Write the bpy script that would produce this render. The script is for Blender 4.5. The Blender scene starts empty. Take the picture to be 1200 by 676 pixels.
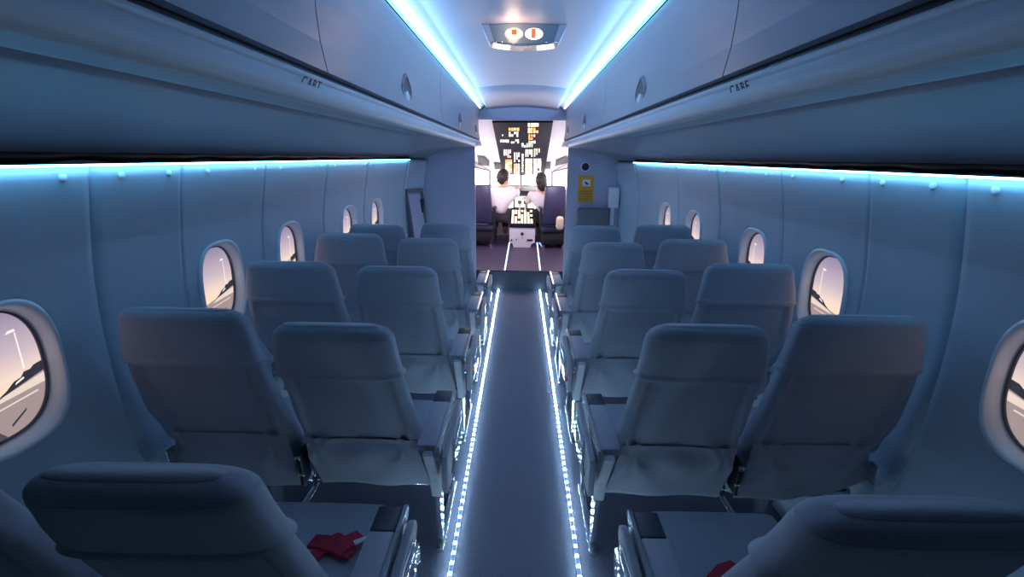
import bpy, bmesh, math, random
from mathutils import Vector, Matrix
random.seed(4)
SC = bpy.context.scene
COL = SC.collection

# ------------------------------------------------------------------ camera
F_PX, EYE = 530.0, Vector((-0.00334, 0.0, 1.55))
PITCH, YAW, ROLL = 0.28226, -0.01572, -0.01283
_f = Vector((math.sin(YAW)*math.cos(PITCH), math.cos(YAW)*math.cos(PITCH), -math.sin(PITCH)))
_r0 = Vector((math.cos(YAW), -math.sin(YAW), 0)); _u0 = _r0.cross(_f)
CR = math.cos(ROLL)*_r0 - math.sin(ROLL)*_u0
CU = math.sin(ROLL)*_r0 + math.cos(ROLL)*_u0
cam_d = bpy.data.cameras.new('camera'); cam = bpy.data.objects.new('camera', cam_d); COL.objects.link(cam)
cam_d.sensor_width = 36; cam_d.lens = F_PX/1200*36; cam_d.clip_start = 0.02
cam.matrix_world = Matrix((( CR.x, CU.x, -_f.x, EYE.x), (CR.y, CU.y, -_f.y, EYE.y), (CR.z, CU.z, -_f.z, EYE.z), (0,0,0,1)))
SC.camera = cam

def ray(px, py):
    return _f + CR*((px-600)/F_PX) - CU*((py-338)/F_PX)
def at(px, py, y):                       # point of the place seen at a photo pixel, at distance y down the cabin
    d = ray(px, py); return EYE + d*((y-EYE.y)/d.y)
def at_plane(px, py, p0, n):
    d = ray(px, py); return EYE + d*((Vector(p0)-EYE).dot(Vector(n))/d.dot(Vector(n)))

# ------------------------------------------------------------------ materials
def mat(name, col, rough=.5, metal=0, emis=None, estr=0, noise=None, bump=0, bscale=200, alpha=None, sheen=0, coat=0, spec=None):
    m = bpy.data.materials.new(name); m.use_nodes = True
    nt = m.node_tree; b = nt.nodes['Principled BSDF']
    b.inputs['Base Color'].default_value = (*col, 1); b.inputs['Roughness'].default_value = rough
    b.inputs['Metallic'].default_value = metal
    if spec is not None: b.inputs['Specular IOR Level'].default_value = spec
    if sheen: b.inputs['Sheen Weight'].default_value = sheen
    if coat: b.inputs['Coat Weight'].default_value = coat
    if emis: b.inputs['Emission Color'].default_value = (*emis, 1); b.inputs['Emission Strength'].default_value = estr
    tc = nt.nodes.new('ShaderNodeTexCoord')
    if noise:
        amp, sc = noise
        n = nt.nodes.new('ShaderNodeTexNoise'); n.inputs['Scale'].default_value = sc; n.inputs['Detail'].default_value = 4
        mx = nt.nodes.new('ShaderNodeMix'); mx.data_type = 'RGBA'
        mx.inputs[6].default_value = (*[c*(1-amp) for c in col], 1); mx.inputs[7].default_value = (*[min(1, c*(1+amp)) for c in col], 1)
        nt.links.new(tc.outputs['Object'], n.inputs['Vector']); nt.links.new(n.outputs['Fac'], mx.inputs[0]); nt.links.new(mx.outputs[2], b.inputs['Base Color'])
    if bump:
        n2 = nt.nodes.new('ShaderNodeTexNoise'); n2.inputs['Scale'].default_value = bscale; n2.inputs['Detail'].default_value = 3
        bp = nt.nodes.new('ShaderNodeBump'); bp.inputs['Strength'].default_value = bump; bp.inputs['Distance'].default_value = .004
        nt.links.new(tc.outputs['Object'], n2.inputs['Vector']); nt.links.new(n2.outputs['Fac'], bp.inputs['Height']); nt.links.new(bp.outputs['Normal'], b.inputs['Normal'])
    return m

def emit(name, col, s):
    m = bpy.data.materials.new(name); m.use_nodes = True; nt = m.node_tree; nt.nodes.clear()
    e = nt.nodes.new('ShaderNodeEmission'); e.inputs[0].default_value = (*col, 1); e.inputs[1].default_value = s
    o = nt.nodes.new('ShaderNodeOutputMaterial'); nt.links.new(e.outputs[0], o.inputs[0]); return m

M = dict(
    wall=mat('wall_panel', (.46, .53, .62), .42, noise=(.05, 3), bump=.02, bscale=300),
    ceil=mat('ceiling_panel', (.47, .45, .52), .5, noise=(.03, 2)),
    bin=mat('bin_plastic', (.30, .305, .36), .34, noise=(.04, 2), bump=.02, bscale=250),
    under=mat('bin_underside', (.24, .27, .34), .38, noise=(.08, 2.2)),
    lip=mat('bin_lip', (.60, .62, .68), .48),
    dark=mat('dark_rubber', (.012, .014, .02), .5),
    black=mat('black_plastic', (.02, .02, .028), .4),
    fabric=mat('seat_fabric', (.375, .39, .46), .85, noise=(.10, 60), bump=.25, bscale=420, sheen=.15),
    fabric2=mat('seat_cover_fabric', (.41, .425, .495), .85, noise=(.09, 55), bump=.22, bscale=420, sheen=.15),
    skirt=mat('seat_lining', (.50, .50, .56), .7, noise=(.08, 30), bump=.2, bscale=200),
    pad=mat('armrest_pad', (.42, .40, .45), .5, noise=(.05, 40)),
    cap=mat('armrest_cap', (.045, .045, .065), .45),
    metal=mat('brushed_metal', (.72, .74, .78), .22, 1, noise=(.08, 20)),
    chrome=mat('polished_metal', (.85, .87, .9), .08, 1),
    reddish=mat('red_brown_plastic', (.14, .06, .07), .35),
    carpet=mat('carpet', (.18, .185, .25), .95, noise=(.45, 160), bump=.5, bscale=260),
    riser=mat('riser', (.02, .022, .04), .6),
    red=mat('red_webbing', (.50, .018, .045), .65, noise=(.2, 90), bump=.3, bscale=300),
    frame=mat('window_reveal', (.80, .84, .90), .3),
    bulk=mat('bulkhead', (.50, .46, .58), .45, noise=(.04, 4)),
    ctrim=mat('cockpit_white', (.86, .80, .84), .5, noise=(.03, 5)),
    cgrey=mat('cockpit_grey', (.16, .155, .18), .5),
    navy=mat('navy_leather', (.030, .028, .075), .42, noise=(.2, 20)),
    cfloor=mat('cockpit_floor', (.075, .055, .12), .45, noise=(.3, 50)),
    panel=mat('overhead_panel', (.010, .009, .022), .7, spec=.15, noise=(.3, 25)),
    shirt=mat('white_shirt', (.90, .82, .84), .75, bump=.2, bscale=60),
    trousers=mat('dark_trousers', (.04, .04, .05), .8),
    skin=mat('skin', (.70, .40, .28), .5),
    hair=mat('black_hair', (.018, .012, .014), .5, bump=.4, bscale=150),
    yellow=mat('yellow_placard', (.80, .34, .03), .5, noise=(.15, 40)),
    white=mat('white_plastic', (.85, .85, .88), .35),
    beige=mat('beige_bag', (.75, .62, .45), .7, noise=(.1, 20)),
    eyebrow=mat('dark_glass', (.03, .026, .035), .6, spec=.2),
    lens=mat('lamp_lens', (.13, .18, .22), .2, coat=.5),
    text=mat('dark_lettering', (.015, .02, .03), .6),
)
E_ = dict(
    ceil=emit('ceiling_light_strip', (.16, .60, 1.0), 2.5),
    wallstrip=emit('wall_light_strip', (.17, .56, 1.0), 15),
    channel=emit('floor_strip_glow', (.25, .45, 1.0), .55),
    led=emit('floor_led', (.45, .74, 1.0), 130),
    cstrip=emit('cockpit_floor_strip', (.45, .60, 1.0), 2.6),
    sky=emit('cockpit_daylight', (1.0, .93, .97), 5.0),
    warm=emit('reading_bulb_warm', (1.0, .60, .24), 3.2),
    cool=emit('reading_bulb_pale', (1.0, .78, .66), 3),
    filament=emit('bulb_core', (1.0, .16, .06), 1.0),
    amber=emit('amber_switch_light', (1.0, .38, .12), 1.7),
    cream=emit('cream_switch_light', (1.0, .82, .60), 1.5),
    pale=emit('pale_switch_light', (1.0, .88, .94), 1.4),
    lime=emit('green_switch_light', (.62, .85, .55), 1.0),
    lilac=emit('display_lilac', (.55, .50, .95), 1.1),
    pink=emit('display_pink', (.95, .45, .85), 1.0),
    orange=emit('display_orange', (1.0, .30, .10), 1.0),
)
# ------------------------------------------------------------------ building helpers
def link(name, me, m, parent=None, smooth=False, loc=(0, 0, 0)):
    o = bpy.data.objects.new(name, me); COL.objects.link(o)
    for x in (m if isinstance(m, (list, tuple)) else [m]): me.materials.append(x)
    if smooth:
        for p in me.polygons: p.use_smooth = True
    o.location = loc
    if parent: o.parent = parent
    return o
def mesh_from(verts, faces, name='m'):
    me = bpy.data.meshes.new(name); me.from_pydata([tuple(v) for v in verts], [], faces); me.update()
    bm = bmesh.new(); bm.from_mesh(me); bmesh.ops.recalc_face_normals(bm, faces=bm.faces); bm.to_mesh(me); bm.free()
    return me
def mesh(name, verts, faces, m, parent=None, smooth=False, loc=(0, 0, 0)):
    return link(name, mesh_from(verts, faces, name), m, parent, smooth, loc)
def bm_obj(name, bm, m, parent=None, smooth=False, loc=(0, 0, 0)):
    bmesh.ops.recalc_face_normals(bm, faces=bm.faces)
    me = bpy.data.meshes.new(name); bm.to_mesh(me); bm.free()
    return link(name, me, m, parent, smooth, loc)
def add_box(bm, lo, hi, bev=0, seg=2, taper=None):
    lo, hi = [min(a, b) for a, b in zip(lo, hi)], [max(a, b) for a, b in zip(lo, hi)]
    t = bmesh.new(); bmesh.ops.create_cube(t, size=1)
    for v in t.verts: v.co = Vector([(lo[i]+hi[i])/2 + v.co[i]*(hi[i]-lo[i]) for i in range(3)])
    if taper: taper(t)
    if bev: bmesh.ops.bevel(t, geom=list(t.edges), offset=bev, segments=seg, profile=.5, affect='EDGES')
    tm = bpy.data.meshes.new('t'); t.to_mesh(tm); t.free(); bm.from_mesh(tm); bpy.data.meshes.remove(tm)
def box(name, lo, hi, m, parent=None, bev=0, seg=2, smooth=None):
    bm = bmesh.new(); add_box(bm, lo, hi, bev, seg)
    return bm_obj(name, bm, m, parent, smooth if smooth is not None else bev > 0)
def loft(rings, cap0=True, cap1=True):
    n = len(rings[0]); v = [p for r in rings for p in r]; f = []
    for i in range(len(rings)-1):
        for k in range(n):
            a, b = i*n+k, i*n+(k+1) % n; f.append((a, b, b+n, a+n))
    if cap0: f.append(tuple(range(n)))
    if cap1: f.append(tuple(range((len(rings)-1)*n, len(rings)*n)))
    return v, f
def tube(bm_or_none, path, r, n=10):
    bm = bm_or_none or bmesh.new(); path = [Vector(p) for p in path]; rings = []
    rr = r if isinstance(r, (list, tuple)) else [r]*len(path)
    for i, p in enumerate(path):
        t = (path[min(i+1, len(path)-1)] - path[max(i-1, 0)]).normalized()
        a = t.cross(Vector((0, 0, 1)) if abs(t.z) < .9 else Vector((1, 0, 0))).normalized(); b = t.cross(a)
        rings.append([p + a*math.cos(2*math.pi*k/n)*rr[i] + b*math.sin(2*math.pi*k/n)*rr[i] for k in range(n)])
    v, f = loft(rings); vs = [bm.verts.new(x) for x in v]
    for q in f: bm.faces.new([vs[i] for i in q])
    return bm
def prism(bm, pts, d):                    # polygon pts extruded along vector d
    d = Vector(d); a = [bm.verts.new(Vector(p)) for p in pts]; b = [bm.verts.new(Vector(p)+d) for p in pts]; n = len(pts)
    bm.faces.new(a); bm.faces.new(b[::-1])
    for i in range(n): bm.faces.new((a[i], b[i], b[(i+1) % n], a[(i+1) % n]))
def sweep_y(name, prof, ys, m, parent=None, smooth=True, fn=None, closed=False):
    v, f = [], []; n = len(prof)
    for y in ys:
        for (x, z) in prof: v.append(fn(x, y, z) if fn else (x, y, z))
    for i in range(len(ys)-1):
        for k in range(n if closed else n-1):
            a, b = i*n+k, i*n+(k+1) % n; f.append((a, b, b+n, a+n))
    if closed: f.append(tuple(range(n))); f.append(tuple(range((len(ys)-1)*n, len(ys)*n)))
    return mesh(name, v, f, m, parent, smooth)
def empty(name, loc=(0, 0, 0), parent=None):
    o = bpy.data.objects.new(name, None); COL.objects.link(o); o.location = loc; o.empty_display_size = .1
    if parent: o.parent = parent
    return o
def tag(o, label=None, cat=None, group=None, kind=None):
    for k, v in (('label', label), ('category', cat), ('group', group), ('kind', kind)):
        if v: o[k] = v
    return o
def struct(o, label=None, cat=None): return tag(o, label, cat, kind='structure')
def copy_tree(o, parent=None):
    c = o.copy(); COL.objects.link(c); c.parent = parent
    for ch in list(o.children): copy_tree(ch, c)
    return c
def interp(tab, z):
    if z <= tab[0][0]: return tab[0][1]
    for (a, x), (b, y) in zip(tab, tab[1:]):
        if z <= b:
            t = (z-a)/(b-a); return x + (y-x)*t
    return tab[-1][1]
def sinterp(tab, z):                      # smooth Catmull-Rom interpolation
    if z <= tab[0][0]: return tab[0][1]
    if z >= tab[-1][0]: return tab[-1][1]
    for i in range(len(tab)-1):
        if z <= tab[i+1][0]:
            p1, p2 = tab[i], tab[i+1]; p0 = tab[max(i-1, 0)]; p3 = tab[min(i+2, len(tab)-1)]
            t = (z-p1[0])/(p2[0]-p1[0]); h = p2[0]-p1[0]
            m1 = (p2[1]-p0[1])/max(p2[0]-p0[0], 1e-6)*h; m2 = (p3[1]-p1[1])/max(p3[0]-p1[0], 1e-6)*h
            return (2*t**3-3*t*t+1)*p1[1] + (t**3-2*t*t+t)*m1 + (-2*t**3+3*t*t)*p2[1] + (t**3-t*t)*m2
def smooth01(x): x = max(0, min(1, x)); return x*x*(3-2*x)

YB = 5.28                                 # bulkhead
Y0 = -1.1                                 # rear of the modelled cabin
# ------------------------------------------------------------------ cabin shell
WALLP = [(0, 1.20), (.12, 1.27), (.25, 1.32), (.5, 1.385), (.75, 1.405), (.95, 1.405), (1.15, 1.39), (1.35, 1.355), (1.51, 1.318)]
TAPER = [(-2, 1), (3.4, 1), (4.0, .985), (4.5, .965), (5.0, .905), (5.28, .80)]
def wall_x(z, y): return sinterp(WALLP, z)*sinterp(TAPER, y)
SEAMS = [-.2, .62, 1.41, 1.80, 2.40, 3.18, 3.98, 4.98]
WINS = [1.095, 2.04, 2.70, 3.66, 4.30]
WZ = .945
def wall_disp(y, z):
    d = 0
    for w in WINS:                          # gentle raised edges of each window panel
        for e in (-.25, .25):
            d -= .004*math.exp(-((y-w-e)/.035)**2)*smooth01((z-.3)/.3)*smooth01((1.45-z)/.2)
    return d
def build_wall(s, name):
    ys = set()
    y = Y0
    while y < YB: ys.add(round(y, 4)); y += .04
    ys.add(YB)
    ys = [q for q in ys if min(abs(q-e) for e in SEAMS) > .016]
    for e in SEAMS: ys += [e-.007, e-.003, e+.003, e+.007]
    ys = sorted(ys); zs = [1.51*i/40 for i in range(41)]
    def pt(y, z, off=0):
        g = 0
        if y < YB-.02:
            for e in SEAMS:
                if abs(y-e) < .0045: g = .008
        return (s*(wall_x(z, y) + wall_disp(y, z) + g + off), y, z)
    n = len(zs); v = [pt(y, z) for y in ys for z in zs]; N = len(v)
    v += [(s*(wall_x(z, y)+.03), y, z) for y in ys for z in zs]
    f = []
    for i in range(len(ys)-1):
        for k in range(n-1):
            a = i*n+k; f.append((a, a+1, a+n+1, a+n)); f.append((N+a, N+a+n, N+a+n+1, N+a+1))
        a = i*n; f.append((a, a+n, N+a+n, N+a)); a = i*n+n-1; f.append((a, N+a, N+a+n, a+n))
    for k in range(n-1):
        f.append((k, N+k, N+k+1, k+1)); a = (len(ys)-1)*n+k; f.append((a, a+1, N+a+1, N+a))
    o = mesh(name, v, f, M['wall'], None, True)
    bm = bmesh.new()                        # cutter for the window openings
    for w in WINS:
        fr = win_frame(s, w); rings = []
        for dd in (-.2, .12):
            rings.append([fr @ Vector((u*1.0, vv*1.0, dd)) for u, vv in sup(.150, .208, 48)])
        vv, ff = loft(rings); q = [bm.verts.new(p) for p in vv]
        for face in ff: bm.faces.new([q[i] for i in face])
    bmesh.ops.recalc_face_normals(bm, faces=bm.faces)
    cm = bpy.data.meshes.new('c'); bm.to_mesh(cm); bm.free(); c = bpy.data.objects.new('cutter', cm); COL.objects.link(c)
    md = o.modifiers.new('b', 'BOOLEAN'); md.object = c; md.operation = 'DIFFERENCE'; md.solver = 'EXACT'
    dg = bpy.context.evaluated_depsgraph_get(); nm = bpy.data.meshes.new_from_object(o.evaluated_get(dg))
    o.modifiers.clear(); old = o.data; o.data = nm; bpy.data.meshes.remove(old); bpy.data.objects.remove(c)
    o.name = name
    return struct(o)
def sup(a, b, n, e=2.9):
    out = []
    for k in range(n):
        t = 2*math.pi*k/n; c, q = math.cos(t), math.sin(t)
        out.append((a*math.copysign(abs(c)**(2/e), c), b*math.copysign(abs(q)**(2/e), q)))
    return out
def win_frame(s, y):                        # local axes: u toward the cockpit, v up, w into the cabin
    e = .12
    x = wall_x(WZ, y); U = Vector((s*(wall_x(WZ, y+e)-wall_x(WZ, y-e)), 2*e, 0)).normalized()
    V = Vector((s*(wall_x(WZ+e, y)-wall_x(WZ-e, y)), 0, 2*e)).normalized()
    W = U.cross(V).normalized()
    if W.x*s > 0: W = -W
    V = (V - U*V.dot(U)).normalized()
    return Matrix(((U.x, V.x, W.x, s*x), (U.y, V.y, W.y, y), (U.z, V.z, W.z, WZ), (0, 0, 0, 1)))
def sky_mat():
    m = bpy.data.materials.new('dusk_sky'); m.use_nodes = True; nt = m.node_tree; nt.nodes.clear()
    tc = nt.nodes.new('ShaderNodeTexCoord'); sp = nt.nodes.new('ShaderNodeSeparateXYZ'); mr = nt.nodes.new('ShaderNodeMapRange')
    mr.inputs[1].default_value = -.08; mr.inputs[2].default_value = .17
    cr = nt.nodes.new('ShaderNodeValToRGB'); el = cr.color_ramp.elements
    el[0].position = 0; el[0].color = (.88, .63, .40, 1); el[1].position = 1; el[1].color = (.25, .21, .31, 1)
    k = el.new(.22); k.color = (.76, .58, .48, 1); k = el.new(.5); k.color = (.50, .40, .44, 1)
    e = nt.nodes.new('ShaderNodeEmission'); e.inputs[1].default_value = 1.0; o = nt.nodes.new('ShaderNodeOutputMaterial')
    L = nt.links.new; L(tc.outputs['Object'], sp.inputs[0]); L(sp.outputs[1], mr.inputs[0]); L(mr.outputs[0], cr.inputs[0]); L(cr.outputs[0], e.inputs[0]); L(e.outputs[0], o.inputs[0])
    return m
VIEW = [sky_mat(), emit('dusk_apron', (.34, .26, .25), .9), emit('dusk_trees', (.045, .045, .07), .6), emit('dusk_pole', (.85, .78, .72), 1.0),
        emit('dusk_wing', (.10, .085, .11), .7), emit('dusk_lit_apron', (.75, .62, .52), .9)]
glass = bpy.data.materials.new('window_acrylic'); glass.use_nodes = True
_n = glass.node_tree; _n.nodes.clear(); _a = _n.nodes.new('ShaderNodeBsdfTransparent'); _b = _n.nodes.new('ShaderNodeBsdfGlossy'); _b.inputs['Roughness'].default_value = .05
_m = _n.nodes.new('ShaderNodeMixShader'); _m.inputs[0].default_value = .05; _o = _n.nodes.new('ShaderNodeOutputMaterial'); _a.inputs[0].default_value = (.97, .97, 1, 1)
_n.links.new(_a.outputs[0], _m.inputs[1]); _n.links.new(_b.outputs[0], _m.inputs[2]); _n.links.new(_m.outputs[0], _o.inputs[0])

WCOUNT = [0]
def build_window(s, y, where):
    WCOUNT[0] += 1
    root = empty('window_%d' % WCOUNT[0]); root.matrix_world = win_frame(s, y)
    struct(root, where, 'window')
    n = 64
    prof = [(.150, .206, -.004, 2.9), (.150, .206, .006, 2.9), (.146, .201, .014, 2.9), (.140, .194, .015, 2.9), (.137, .189, .010, 2.8), (.135, .182, -.008, 2.7),
            (.132, .176, -.028, 2.6), (.130, .173, -.036, 2.6)]
    rings = [[(u*1.07, v*1.08, d) for u, v in sup(a, b, n, e)] for a, b, d, e in prof]
    v, f = loft(rings, False, False)
    mesh('window_frame', v, f, M['frame'], root, True)
    rings = [[(u*1.07, v*1.08, d) for u, v in sup(a, b, n, 2.6)] for a, b, d in ((.1305, .1735, -.032), (.126, .169, -.030), (.126, .169, -.040))]
    v, f = loft(rings, False, False); mesh('gasket', v, f, M['cgrey'], root, True)
    mesh('pane', [(u*1.07, v*1.08, -.038) for u, v in sup(.130, .173, n, 2.6)], [tuple(range(n))], glass, root)
    polys = []                               # the flat backlit view behind the pane
    polys.append((0, [(-.145, -.19, -.048), (.145, -.19, -.048), (.145, .19, -.048), (-.145, .19, -.048)]))
    def P(mi, pts, d): polys.append((mi, [(u*1.12, v*1.08, d+.022) for u, v in pts]))
    P(1, [(-.13, -.18), (.13, -.18), (.13, -.028), (.03, -.058), (-.13, -.085)], -.0695)
    P(5, [(-.02, -.078), (.13, -.068), (.13, -.040), (.02, -.062)], -.0692)
    P(5, [(-.10, -.104), (.10, -.088), (.10, -.083), (-.10, -.101)], -.0692)
    P(2, [(.0, -.066), (.13, -.034), (.13, -.006), (.104, -.010), (.094, -.018), (.078, -.018), (.068, -.030), (.05, -.034), (.03, -.050)], -.069)
    P(3, [(.0505, -.045), (.075, -.036), (.074, -.031), (.055, -.038)], -.0686)
    P(3, [(.079, -.01), (.083, -.01), (.082, .095), (.079, .095)], -.0688)
    P(3, [(.058, .096), (.083, .098), (.082, .105), (.066, .104)], -.0687)
    P(4, [(-.082, -.022), (-.090, -.075), (-.055, -.082)], -.0688)
    P(4, [(-.13, -.072), (-.085, -.072), (-.055, -.082), (-.01, -.150), (.01, -.18), (-.13, -.18)], -.0686)
    P(2, [(.02, -.145), (.062, -.118), (.060, -.125), (.02, -.152)], -.0684)
    vs, fs, mi = [], [], []
    for k, pts in polys: fs.append(tuple(range(len(vs), len(vs)+len(pts)))); vs += pts; mi.append(k)
    me = bpy.data.meshes.new('view'); me.from_pydata(vs, [], fs); me.update()
    o = link('outside_view', me, VIEW, root)
    for p, k in zip(me.polygons, mi): p.material_index = k
    return root
wl = build_wall(-1, 'wall_left'); wr = build_wall(1, 'wall_right')
for s, sd in ((-1, 'left'), (1, 'right')):
    for i, y in enumerate(WINS):
        build_window(s, y, ['nearest', 'second nearest', 'middle', 'fourth', 'farthest'][i] + ' oval cabin window on the %s wall showing a dusk airfield' % sd)
    # fasteners along the top of the lining
    wobj = wl if s < 0 else wr
    bm = bmesh.new(); bmesh.ops.create_uvsphere(bm, u_segments=14, v_segments=8, radius=.013)
    for v in bm.verts: v.co.x *= .5
    me = None
    for y in (1.08, 1.32, 1.52, 1.73, 1.95, 2.3, 2.55, 3.06, 3.3, 3.9):
        x = s*(wall_x(1.482, y))
        if me is None: o = bm_obj('fastener', bm, M['frame'], wobj, True, (x, y, 1.478)); me = o.data
        else:
            o = o.copy(); COL.objects.link(o); o.location = (x, y, 1.478)
# floor
fl = mesh('floor', [(-1.34, Y0, 0), (1.34, Y0, 0), (1.34, YB, 0), (-1.34, YB, 0)], [(0, 1, 2, 3)], M['carpet']); struct(fl)
# ceiling: arched panel between the light coves, dropping toward the bulkhead
XS = .4655
def ceil_z(x, y):
    d = 0 if y < 4.06 else -.055*smooth01((y-4.06)/1.2)
    a = abs(x)
    if a > .385: return 2.055 + (a < .45)*0 + (.4655-a)/(.08)*.045 + d*.35
    return 2.10 + .028*(1-(a/.385)**2) + d
xs = [-.4655, -.45, -.43, -.41, -.39, -.384] + [-.36+.04*i for i in range(19)] + [.384, .39, .41, .43, .45, .4655]
ysl = [Y0+.1*i for i in range(52)]; ysl = sorted([y for y in ysl if abs(y-4.07) > .03 and y < YB] + [4.055, 4.062, 4.068, 4.075, YB])
v = [(x, y, ceil_z(x, y)+(.006 if 4.06 < y < 4.07 else 0)) for y in ysl for x in xs]; n = len(xs)
ce = mesh('ceiling', v, [(i*n+k, i*n+k+1, (i+1)*n+k+1, (i+1)*n+k) for i in range(len(ysl)-1) for k in range(n-1)], M['ceil'], None, True); struct(ce)
md = ce.modifiers.new('s', 'SOLIDIFY'); md.thickness = .01; md.offset = 1
# rear end of the cabin behind the photographer
rw = mesh('wall_rear', [(-1.45, Y0, 0), (1.45, Y0, 0), (1.45, Y0, 2.2), (-1.45, Y0, 2.2)], [(0, 1, 2, 3)], M['black']); struct(rw)

# overhead bins
def binx(s): return lambda x, y, z: (s*x, y, z)
BINY = [-.95, 1.16, 2.83, 4.50, YB-.01]
HY = {1: 1.985, 2: 3.66, 3: 4.95}
for s, sd in ((-1, 'left'), (1, 'right')):
    for i in range(4):
        root = empty('overhead_bin', (0, BINY[i], 0))
        a, b = BINY[i]+.0025, BINY[i+1]-.0025
        tag(root, ['grey overhead bin nearest the camera on the %s side', 'second grey overhead bin on the %s, with a teardrop latch', 'third grey overhead bin on the %s, in front of the forward bulkhead one',
                   'shortest grey overhead bin on the %s, against the cockpit bulkhead'][i] % sd, 'overhead bin', 'overhead bins')
        prof = [(.467, 2.048), (.474, 2.00), (.4775, 1.93), (.4775, 1.86), (.474, 1.80), (.468, 1.765), (.463, 1.737), (.472, 1.732), (.80, 1.732), (.80, 2.05)]
        o = sweep_y('bin_door', prof, [a, a+.004, b-.004, b], M['bin'], root, False, lambda x, y, z: (s*x, y-BINY[i], z), True)
        if i in HY:                          # teardrop recessed latch
            y = HY[i]-BINY[i]; zc = 1.805; n = 28
            def tear(k, sc, dx):
                t = 2*math.pi*k/n; u = math.sin(t)*.085*sc*(1-.55*max(0, math.cos(t)))*1.0; w = math.cos(t)*.060*sc+.006
                return (s*(.4755-dx - (0.0)), y+u, zc+w)
            rings = [[tear(k, sc, dx) for k in range(n)] for sc, dx in ((1.0, -.004), (1.0, .004), (.82, .006), (.76, .002))]
            vv, ff = loft(rings, False, False); h = mesh('latch', vv, ff, M['cgrey'], o, True)
            mesh('latch_cup', [tear(k, .8, .0025) for k in range(n)], [tuple(range(n))], M['dark'], h)
            bm = bmesh.new(); bmesh.ops.create_uvsphere(bm, u_segments=14, v_segments=8, radius=1)
            for q in bm.verts: q.co = Vector((s*(.4725+q.co.x*.006), y+q.co.y*.030, zc-.022+q.co.z*.022))
            bm_obj('latch_button', bm, M['white'], h, True)
    # lip rail, gap and underside
    ys = [Y0+.2*i for i in range(int((YB-Y0)/.2)+1)] + [YB-.005]
    def shrink(x, y, z):
        k = sinterp(TAPER, y) if x > .9 else 1 - (1-sinterp(TAPER, y))*max(0, (x-.45)/.45)
        return (s*x*k, y, z)
    ys = sorted(set(ys + [4.7, 4.9, 5.1, 5.2]))
    lip = sweep_y('trim_1' if s < 0 else 'trim_2', [(.80, 1.728), (.475, 1.728), (.475, 1.719), (.458, 1.717), (.451, 1.710), (.451, 1.704), (.4545, 1.702), (.451, 1.700), (.443, 1.684), (.441, 1.674), (.444, 1.664), (.452, 1.658), (.465, 1.655), (.475, 1.656)],
                  ys, M['lip'], None, True, shrink); struct(lip)
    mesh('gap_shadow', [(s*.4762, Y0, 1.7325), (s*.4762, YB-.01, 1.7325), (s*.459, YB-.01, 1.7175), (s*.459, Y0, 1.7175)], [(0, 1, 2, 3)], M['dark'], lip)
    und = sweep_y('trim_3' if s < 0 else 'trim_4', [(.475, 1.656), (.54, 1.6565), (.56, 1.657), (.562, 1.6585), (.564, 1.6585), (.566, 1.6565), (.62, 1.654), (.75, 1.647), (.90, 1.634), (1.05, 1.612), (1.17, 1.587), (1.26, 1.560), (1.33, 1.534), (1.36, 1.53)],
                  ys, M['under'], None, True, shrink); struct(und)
    # wavy black seal hanging from the outer edge of the underside
    vv, ff = [], []; K = 150
    for i in range(K):
        y = .3 + (4.95-.3)*i/(K-1); k = sinterp(TAPER, y)
        zz = 1.520 + .0035*math.sin(y*11+s) + .003*math.sin(y*23+1.3)
        vv += [(s*1.335*k, y, 1.536), (s*1.322*k, y, zz), (s*1.312*k, y, zz), (s*1.29*k, y, 1.551)]
    for i in range(K-1):
        for c in range(4): ff.append((i*4+c, i*4+(c+1) % 4, i*4+4+(c+1) % 4, i*4+4+c))
    sl = mesh('seal', vv, ff, M['dark'], und, True)
    vv, ff = [], []; yy = [.3+.1*i for i in range(48)]
    for y in yy:
        k = sinterp(TAPER, y); vv += [(s*1.272*k, y, 1.5175), (s*1.325*k, y, 1.5165), (s*1.325*k, y, 1.519), (s*1.272*k, y, 1.5195)]
    for i in range(len(yy)-1):
        for c in range(4): ff.append((i*4+c, i*4+(c+1) % 4, i*4+4+(c+1) % 4, i*4+4+c))
    mesh('strip_light_shield', vv, ff, M['dark'], und)  # added plate that blocks the wall strip's light from the bin underside
    # light strips
    vv, ff = [], []; yy = [.9+.1*i for i in range(41)]; yy[-1] = 4.97
    for y in yy:
        k = sinterp(TAPER, y); vv += [(s*1.304*k, y, 1.5085), (s*1.295*k, y, 1.5085), (s*1.295*k, y, 1.5145), (s*1.304*k, y, 1.5145)]
    for i in range(len(yy)-1):
        for c in range(4): ff.append((i*4+c, i*4+(c+1) % 4, i*4+4+(c+1) % 4, i*4+4+c))
    ff += [(0, 1, 2, 3), tuple(range(len(vv)-4, len(vv)))]
    o = mesh('light_strip', vv, ff, E_['wallstrip'])
    tag(o, 'thin blue light strip along the top of the %s wall under the bins' % sd, 'light strip', 'blue cabin light strips')
    o = box('light_strip', (s*.452, 1.0, 2.0495), (s*.462, 5.2, 2.0545), E_['ceil'])
    tag(o, 'thin blue light strip where the ceiling meets the %s bins' % sd, 'light strip', 'blue cabin light strips')
    # short dark lettering on the lip rail
    cu = bpy.data.curves.new('lettering', 'FONT'); cu.body = 'CABT' if s < 0 else 'CABE'; cu.size = .030; cu.extrude = .0004; cu.align_x = 'CENTER'; cu.align_y = 'CENTER'; cu.space_character = 1.25
    t = bpy.data.objects.new('lettering', cu); COL.objects.link(t); cu.materials.append(M['text'])
    # stand the words on the sloping face of the lip
    n_ = Vector((-s*.9, 0, -.42)).normalized(); ydir = Vector((0, 1, 0)) if s < 0 else Vector((0, -1, 0)); up = n_.cross(ydir).normalized()
    p = Vector((s*.4462, 1.02, 1.692)) + n_*.0015
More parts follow.
